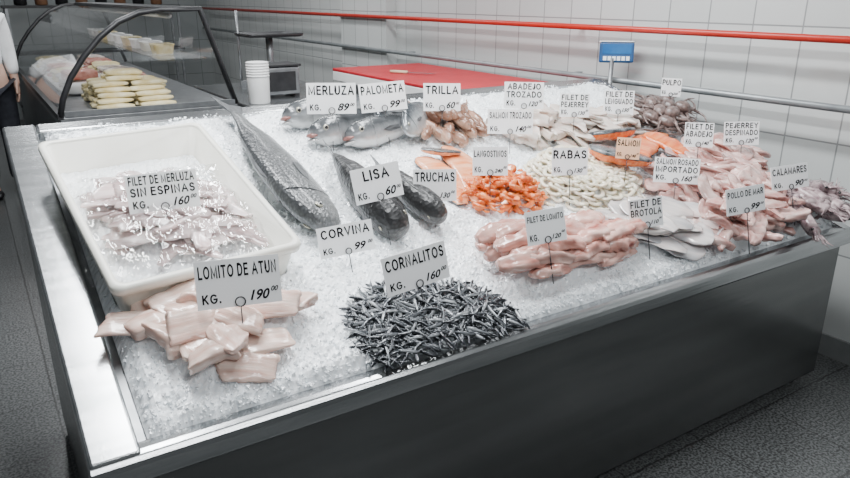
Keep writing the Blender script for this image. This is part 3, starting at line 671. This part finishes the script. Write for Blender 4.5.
def anchmesh(seed):
    rnd=random.Random(seed); L=.064; bd=rnd.uniform(-.16,.16)
    v,f=fbody('anchovy',L,12,10,bd); t=prism([(-.48*L,.012*L),(-.55*L,.028*L),(-.53*L,0),(-.55*L,-.028*L),(-.48*L,-.012*L)],1,-.0005,.0005)
    e=comb(*[ball((.41*L,s*.044*L+bd*L*math.sin(PI*.91),.014*L),.020*L,.012*L,.020*L,6,4) for s in (-1,1)])
    n0=len(f)+len(t[1]); V_,F_=comb((v,f),t,e)
    return V_,F_,[0]*n0+[1]*(len(F_)-n0)
AM=[anchmesh(i) for i in range(8)]
CP=POLY['corn'][0]; V=[];F=[];FMI=[]
for i,(a,b) in enumerate(sample(CP,420,.004)):
    v,f,fmi=AM[i%8]; m=MB@Matrix.Translation((a,b,iceh(a,b)+.003+.004*random.random()))@Matrix.Rotation(U(0,6.28),4,'Z')@Matrix.Rotation(random.choice((-1,1))*R(50)+U(-.5,.5),4,'X')
    k=len(V); V+=[m@p for p in v]; F+=[tuple(x+k for x in q_) for q_ in f]; FMI+=fmi
tag(mobj('small_fish_layer',(V,F),[ANCH,EYEB],fm=FMI),'lower layer of tiny silver fish in the cornalitos pile, mostly covered','fish',kind='stuff')
an=[tag(mobj('small_fish',(v,f),[ANCH,EYEB],fm=fmi),'tiny dark backed silver fish in the pile under the CORNALITOS sign','fish','tiny silver fish in the cornalitos pile') for v,f,fmi in AM]
pile('corn',an,299,0,PI,.014,.010,inset=.004,pv=.05,rv=.5,r0=R(50))
# ------------------------------------------------------------ plastic bag over hake fillets
V=[];F=[];n_=76
ca=sum(p[0] for p in PT)/len(PT); cb=sum(p[1] for p in PT)/len(PT)
for j in range(n_+1):
    for i in range(n_+1):
        x=(i/n_-.5)*.50; y=(j/n_-.5)*.50; a=ca+x+.02*noise.noise(Vector((y*8,1,1))); b=cb+y+.02*noise.noise(Vector((x*8,2,1)))
        fall=max(abs(x)/.25,abs(y)/.25)
        h=trayh(a,b)+.056*(1-fall**3)+.018*noise.noise(Vector((a*16,b*16,3)))+.022*abs(noise.noise(Vector((a*40,b*26,7))))+.009*abs(noise.noise(Vector((a*80,b*110,8))))
        V.append(W(a,b,h))
for j in range(n_):
    for i in range(n_): k=j*(n_+1)+i; F.append((k,k+1,k+n_+2,k+n_+1))
tag(mobj('plastic_bag',(V,F),FILM),'crinkled clear plastic bag spread over the hake fillets in the bin','plastic bag')
# ------------------------------------------------------------ price signs
for (ws,cx,by,w,h,k,pr_,sup,lift,rl),(T,U_,Pm) in zip(SIGNS,SDATA):
    if ws[-1]=='SIN ESPINAS': a,b=bed(cx,by,.12); hh=.12
    else: a,b,hh=onice(cx,by,lift)
    p=W(a,b,hh); c=CAM-p; yc=math.atan2(c.x,-c.y); fw=Vector((math.sin(PSI)*math.cos(TH),math.cos(PSI)*math.cos(TH),-math.sin(TH))); d=(p-CAM).dot(fw)
    ww=w*d/FPX/math.cos((1-k)*yc); Hh=h*d/FPX/.95
    tint='pale orange' if ws==('SALMON',) else 'white'
    o=thing('price_sign',tint+' price card on a wire holder reading '+' '.join(ws),'price sign',group='price cards on the counter')
    o.matrix_world=Matrix.Translation(p)@Matrix.Rotation(yc*k,4,'Z')@Matrix.Rotation(R(-13+random.uniform(-3,3)),4,'X')@Matrix.Rotation(R(rl),4,'Y')
    mobj('card',box(-ww/2,ww/2,0,.002,0,Hh),CARDO if tint!='white' else CARD,o,False)
    sx=ww; sz=Hh/(h/w)
    sc_=lambda vf: ([Vector((q_.x*sx,-.0008,q_.z*sz)) for q_ in vf[0]],vf[1])
    for t_ in T: mobj('lettering',sc_(t_),BLACK,o,False)
    mobj('unit_lettering',sc_(U_),BLACK,o,False); mobj('price',sc_(Pm),BLACK,o,False)
    r=Hh*.10
    mobj('wire_holder',tube([(r*math.cos(t),-.004,r*1.0+r*math.sin(t)) for t in [2*PI*i/16 for i in range(16)]],.0017,6,False,True),WIREM,o)
    mobj('holder_spike',tube([(0,-.003,0),(0,-.003,-.05-lift*.7)],.0015,6),WIREM,o)
# ------------------------------------------------------------ deli case
Y0,Y1=2.84,6.2
dc=thing('deli_case','black framed deli display case with curved glass front','display case',(.8,4.5,0)); do=dc.location
def dpart(n,vf,m,smooth=False,bevel=0,par=None): return mobj(n,off(vf,do),m,par or dc,smooth,bevel)
arc=[(.31,.96),(.335,1.05),(.39,1.16),(.465,1.26),(.56,1.36),(.66,1.435),(.77,1.48),(.88,1.495)]
full=arc+[(1.10,1.495),(1.26,.96)]
dpart('body',box(.31,1.26,Y0,Y1,.06,.90),M('case_body',(.08,.085,.09),(.11,.115,.12),10,.4),bevel=.01)
dpart('plinth',box(.36,1.2,Y0+.05,Y1-.05,0,.06),BLACKP)
dpart('deck',box(.305,1.265,Y0,Y1,.90,.955),STEELD,bevel=.006)
for y in (Y0+.012,Y1-.012):
    dpart('frame_arch',tube([(x,y,z) for x,z in full],.016,8),BLACKP,True)
dpart('curved_glass',loft([[Vector((x,y,z)) for y in (Y0+.02,Y1-.02)] for x,z in arc],False),GLASS,True)
dpart('end_glass',([Vector((x,Y0+.012,z)) for x,z in full],[tuple(range(len(full)))]),GLASS)
dpart('top_panel',box(.88,1.11,Y0,Y1,1.49,1.51),BLACKP,bevel=.004)
dpart('sill_trim',box(.295,.325,Y0,Y1,.945,.975),BLACKP)
dpart('base_trim',box(.33,1.25,Y0-.003,Y0+.02,.9555,.985),STEELD)
dpart('shelf',box(.86,1.12,Y0+.05,Y1-.05,1.22,1.23),GLASS)
dpart('lamp_strip',tube([(.95,Y0+.1,1.46),(.95,4.5,1.46),(.95,Y1-.1,1.46)],.014,8),M('lamp_white',(.9,.9,.88),None,5,.3),True)
slabs=[mobj('pasta_slab',fillet(.2,.038,.02,300+i,bend=0,q=.25,sq=.6,nz=.06),PASTA) for i in range(5)]
k=0; usedp=set()
for lv in range(7):
    for i in range(8-lv):
        for ix in range(2 if lv<5 else 1):
            o=slabs[k%5]
            if k%5 in usedp: o=dup(o)
            usedp.add(k%5); k+=1
            tag(o,('pale yellow slab of food lying on the deck of the deli case' if lv==0 else 'pale yellow slab of food stacked on top of others in the case'),'food','yellow slabs on the case deck' if lv==0 else 'upper yellow slabs inside the deli case')
            o.location=(.62+.21*ix+.08*(lv>4)+U(-.02,.02),3.02+.085*i+.03*lv,.966+.028*lv); o.rotation_euler=(0,0,R(U(-12,12)))
for i in range(6):
    o=tag(mobj('paper_pack',fillet(.22,.06,.05,350+i,bend=0,q=.2,sq=.55,nz=.15),(FOAM,MEAT,WFILL)[i%3]),'rounded pack of food behind the yellow slabs in the deli case','food pack','packs behind the yellow slabs')
    o.location=(.56+.26*(i%2)+.05*(i//2%2),3.78+.07*(i//2),.985+.075*(i//4)); o.rotation_euler=(0,0,U(-.3,.3))
k=0
for iy in range(5):
    for ix in range(2):
        y=4.15+.42*iy; x=.57+.32*ix
        t=tag(mobj('food_tray',loft([rrect(.27,.36,.02,0),rrect(.29,.38,.02,.03),rrect(.28,.37,.02,.03),rrect(.25,.34,.02,.006)]),FOAM),'white food tray on the deck of the deli case','tray','white trays inside the deli case'); t.location=(x,y,.9555)
        for j in range(12):
            lv=j//4; o=tag(mobj('meat_cut',fillet(.2,.035,.025,400+k%6,q=.35,nz=.2),(WFILL,MEAT,PASTA)[(iy*2+ix)%3]),'cut of food on a white tray in the deli case','food','cuts on trays inside the deli case')
            o.location=(x+U(-.02,.02),y-.12+.08*(j%4)+.04*(lv%2),.975+.03*lv); o.rotation_euler=(0,0,U(-.2,.2)); k+=1
for i in range(9):
    o=tag(mobj('food_tub',loft([rrect(.1,.14,.02,0),rrect(.12,.16,.025,.05),rrect(.125,.165,.025,.052),rrect(.125,.165,.025,.06)]),FOAM if i%3 else PASTA),'small lidded tub on the glass shelf of the deli case','tub','tubs on the deli case shelf')
    o.location=(.97,3.3+.31*i,1.2305)
# ------------------------------------------------------------ work bench, containers, scale behind
wb=thing('work_bench','small stainless steel bench beside the deli case','bench',(1.7,3.25,0)); wo=wb.location
def wpart(n,vf,m,bev=0,sm=False): return mobj(n,off(vf,wo),m,wb,sm,bev)
wpart('bench_top',box(1.3,2.1,2.62,3.95,.91,.95),STEEL,.006)
wpart('cabinet',box(1.34,2.06,2.68,3.9,.1,.909),STEELD)
for x in (1.36,2.04):
    for y in (2.7,3.88): wpart('foot',box(x-.015,x+.015,y-.015,y+.015,0,.1),BLACKP)
sc=[(.055,0),(.062,.004),(.066,.15)]
z=.15
for i in range(6): sc+=[(.0665,z+.011),(.069,z+.012),(.069,z+.0145),(.0665,z+.0155)]; z+=.0155
sc+=[(.068,z),(.062,z+.002),(.055,z-.02)]
o=tag(mobj('container_stack',lathe(sc,28),FOAM),'tall stack of nested white foam cups on the steel bench','cups'); o.location=(1.40,2.83,.9505)
bx=thing('counter_box','dark boxy appliance on the bench behind the white cups','appliance',(1.62,3.1,.9505))
mobj('housing',box(-.12,.12,-.1,.1,.015,.19),STEELD,bx,False,.012); mobj('front_panel',box(-.09,.09,-.104,-.1005,.04,.16),BLACKP,bx,False,.001); mobj('lid',box(-.13,.13,-.11,.11,.191,.206),BLACKP,bx,False,.005)
for x in (-.1,.1): mobj('foot',box(x-.015,x+.015,-.09,.09,0,.0145),BLACKP,bx,False)
ps=thing('pedestal_scale','dark flat platter scale on a steel post above the bench','scale',(1.78,3.62,.9505))
mobj('base',box(-.13,.13,-.1,.1,0,.04),STEELD,ps,False,.008); mobj('post',tube([(0,0,.04),(0,0,.2),(0,0,.345)],.025,12),STEELD,ps)
mobj('platter',loft([rrect(.36,.30,.03,.345),rrect(.40,.34,.04,.352),rrect(.41,.35,.04,.37),rrect(.39,.33,.04,.37),rrect(.35,.29,.03,.356)]),BLACKP,ps)
mobj('rear_rod',tube([(-.19,.1,.04),(-.19,.1,.3),(-.19,.1,.52)],.01,8),STEELD,ps); mobj('rod_foot',box(-.2,-.12,.08,.12,.0,.039),STEELD,ps,False)
# red topped table
rt=thing('cutting_table','white table with a bright red cutting board top, behind the fish','table',(2.5,2.7,0)); ro_=rt.location
def rpart(n,vf,m,bev=0): return mobj(n,off(vf,ro_),m,rt,False,bev)
X0,X1,RY0,RY1,RZ=2.16,2.90,1.56,3.4,1.075
rpart('red_board',box(X0,X1,RY0,RY1,RZ-.02,RZ),REDB,.006); rpart('white_board',box(X0,X1,RY0,RY1,RZ-.085,RZ-.0205),FOAM,.006)
rpart('apron',box(X0+.04,X1-.04,RY0+.04,RY1-.04,RZ-.16,RZ-.0855),STEELD)
for x in (X0+.05,X1-.09):
    for y in (RY0+.05,RY1-.09): rpart('leg',box(x,x+.04,y,y+.04,0,RZ-.161),STEELD)
kn=thing('knife','fish knife with a pale handle lying on the red cutting board','knife',(2.40,2.75,RZ+.001),R(-60))
mobj('handle',tube([(-.13,0,.011),(-.06,0,.011),(0,0,.011)],[.010,.011,.010],10),WOOD,kn); mobj('blade',prism([(0,-.012),(.17,-.012),(.21,.0),(.17,.014),(0,.014)],2,.009,.011),STEEL,kn,False)
# blue display scale
p=Vector((2.87,1.40,0))
bs=thing('digital_scale','blue digital scale display on a pole beside the tiled wall','scale',p)
mobj('base_plate',box(-.08,.08,-.12,.12,0,.03),STEELD,bs,False,.006)
mobj('pole',tube([(0,0,.03),(0,0,.6),(0,0,1.25)],.012,12),STEELD,bs)
yaw=math.atan2(CAM.x-p.x,-(CAM.y-p.y))*.9
dh=mobj('display_housing',box(-.09,.09,-.02,.02,-.05,.055),M('blue_plastic',(.015,.07,.19),(.02,.09,.24),8,.35),bs,False,.008); dh.location=(.03,0,1.275); dh.rotation_euler=(R(-8),0,yaw)
mobj('screen',box(-.075,.075,-.0225,-.0205,-.005,.045),SCREEN,dh,False); 
for i in range(6): mobj('key',box(-.07+.024*i,-.052+.024*i,-.0235,-.0205,-.04,-.018),CARD,dh,False)
mobj('head_trim',box(-.092,.092,-.022,.022,.056,.062),CARD,dh,False,.002)
# far rack with jars
rk=thing('storage_rack','dark storage rack with jars in front of the far wall','rack',(1.4,8.6,0))
for z in (.3,.9,1.43): mobj('shelf',box(-1.0,1.0,-.2,.2,z,z+.03),BLACKP,rk,False)
for x in (-.98,.95):
    for y in (-.19,.16): mobj('upright',box(x,x+.03,y,y+.03,0,1.43),STEELD,rk,False)
for i in range(8):
    t=thing('jar','dark lidded jar on the far storage rack','jar',(.6+.22*i,8.55,1.4605),0,'jars on the far rack')
    mobj('glass_body',lathe([(.05,0),(.07,.01),(.07,.17),(.045,.2),(.045,.21)],16),TAN if i%2 else BLACKP,t); mobj('lid',lathe([(.05,.2105),(.052,.214),(.052,.235),(.045,.24)],16),STEELD,t)
# ------------------------------------------------------------ person at far left
def skinmesh(name,verts,edges,mat,parent,sub=2):
    me=bpy.data.meshes.new(name); me.from_pydata([v[:3] for v in verts],edges,[]); o=bpy.data.objects.new(name,me); COL.objects.link(o); o.parent=parent
    me.materials.append(mat); s=o.modifiers.new('skin','SKIN'); s.use_smooth_shade=True
    for i,v in enumerate(verts):
        r=v[3]; sv=me.skin_vertices[0].data[i]; sv.radius=(r,v[4] if len(v)>4 else r); sv.use_root=(i==0)
    m=o.modifiers.new('sub','SUBSURF'); m.levels=sub; m.render_levels=sub
    return o
pe=thing('person','person in white shirt and dark trousers standing at far left by the case','person',(.05,5.3,0),R(10))
bv=[(0,0,.95,.13,.10),(0,0,1.12,.12,.09),(0,-.01,1.30,.14,.10),(0,0,1.42,.09,.07),(0,-.01,1.49,.05,.05),(0,-.03,1.58,.075,.09),(0,-.03,1.68,.07,.085)]
be=[(0,1),(1,2),(2,3),(3,4),(4,5),(5,6)]
def chain(start,pts):
    k=start
    for p_ in pts: bv.append(p_); be.append((k,len(bv)-1)); k=len(bv)-1
    return k
for s in (-1,1):
    w=chain(3,[(s*.16,0,1.39,.05),(s*.19,.01,1.13,.042),(s*.195,-.03,.90,.030)])
    hnd=chain(w,[(s*.195,-.04,.85,.02,.034)])
    for q_ in range(4): chain(hnd,[(s*.195,-.066+.017*q_,.80,.009),(s*.188,-.066+.017*q_,.765+.006*abs(q_-1.5),.008),(s*.18,-.066+.017*q_,.745+.006*abs(q_-1.5),.007)])
    chain(w,[(s*.185,-.075,.86,.011),(s*.178,-.09,.82,.009)])
    chain(0,[(s*.095,0,.86,.085),(s*.10,-.01,.5,.055),(s*.10,.02,.09,.04),(s*.10,-.10,.04,.035)])
skinmesh('body',bv,be,SKIN,pe)
skinmesh('shirt',[(0,0,1.0,.155,.125),(0,0,1.12,.145,.115),(0,-.01,1.30,.165,.125),(0,0,1.42,.11,.09),(.16,0,1.40,.07),(.188,.01,1.13,.06),(.195,-.03,.96,.045),(-.16,0,1.40,.07),(-.188,.01,1.13,.06),(-.195,-.03,.96,.045)],[(0,1),(1,2),(2,3),(3,4),(4,5),(5,6),(3,7),(7,8),(8,9)],SHIRT,pe)
skinmesh('trousers',[(0,0,.97,.15,.12),(.095,0,.86,.105),(.1,-.01,.5,.08),(.1,.02,.1,.068),(-.095,0,.86,.105),(-.1,-.01,.5,.08),(-.1,.02,.1,.068)],[(0,1),(1,2),(2,3),(0,4),(4,5),(5,6)],TROUS,pe)
mobj('hair',ball((0,.0,1.70),.085,.10,.075),HAIRM,pe)
for s in (-1,1):
    mobj('eye',ball((s*.03,-.118,1.63),.011,seg=8,rg=5),EYEB,pe); mobj('shoe',ball((s*.10,-.05,.035),.05,.14,.035),BLACKP,pe)
# ------------------------------------------------------------ light
w=bpy.data.worlds.new('world'); scene.world=w; w.use_nodes=True
w.node_tree.nodes['Background'].inputs[0].default_value=(.62,.68,.72,1); w.node_tree.nodes['Background'].inputs[1].default_value=.14
def area(loc,sx,sy,e,rot=(0,0,0),col=(.955,.98,1)):
    l=bpy.data.lights.new('lamp','AREA'); l.shape='RECTANGLE'; l.size=sx; l.size_y=sy; l.energy=e; l.color=col
    o=bpy.data.objects.new('ceiling_or_fill_lamp',l); COL.objects.link(o); o.location=loc; o.rotation_euler=rot
area((.4,1.0,2.85),.2,2.2,108); area((1.7,1.0,2.85),.2,2.2,96); area((.4,4.5,2.85),.25,2.4,42); area((2.0,4.5,2.85),.25,2.4,40); area((1.2,7.5,2.85),.25,2.0,18)
area((.9,-2.2,2.85),2.4,.25,48,(R(25),0,0))  # fill lamp added behind the camera to brighten the sign cards
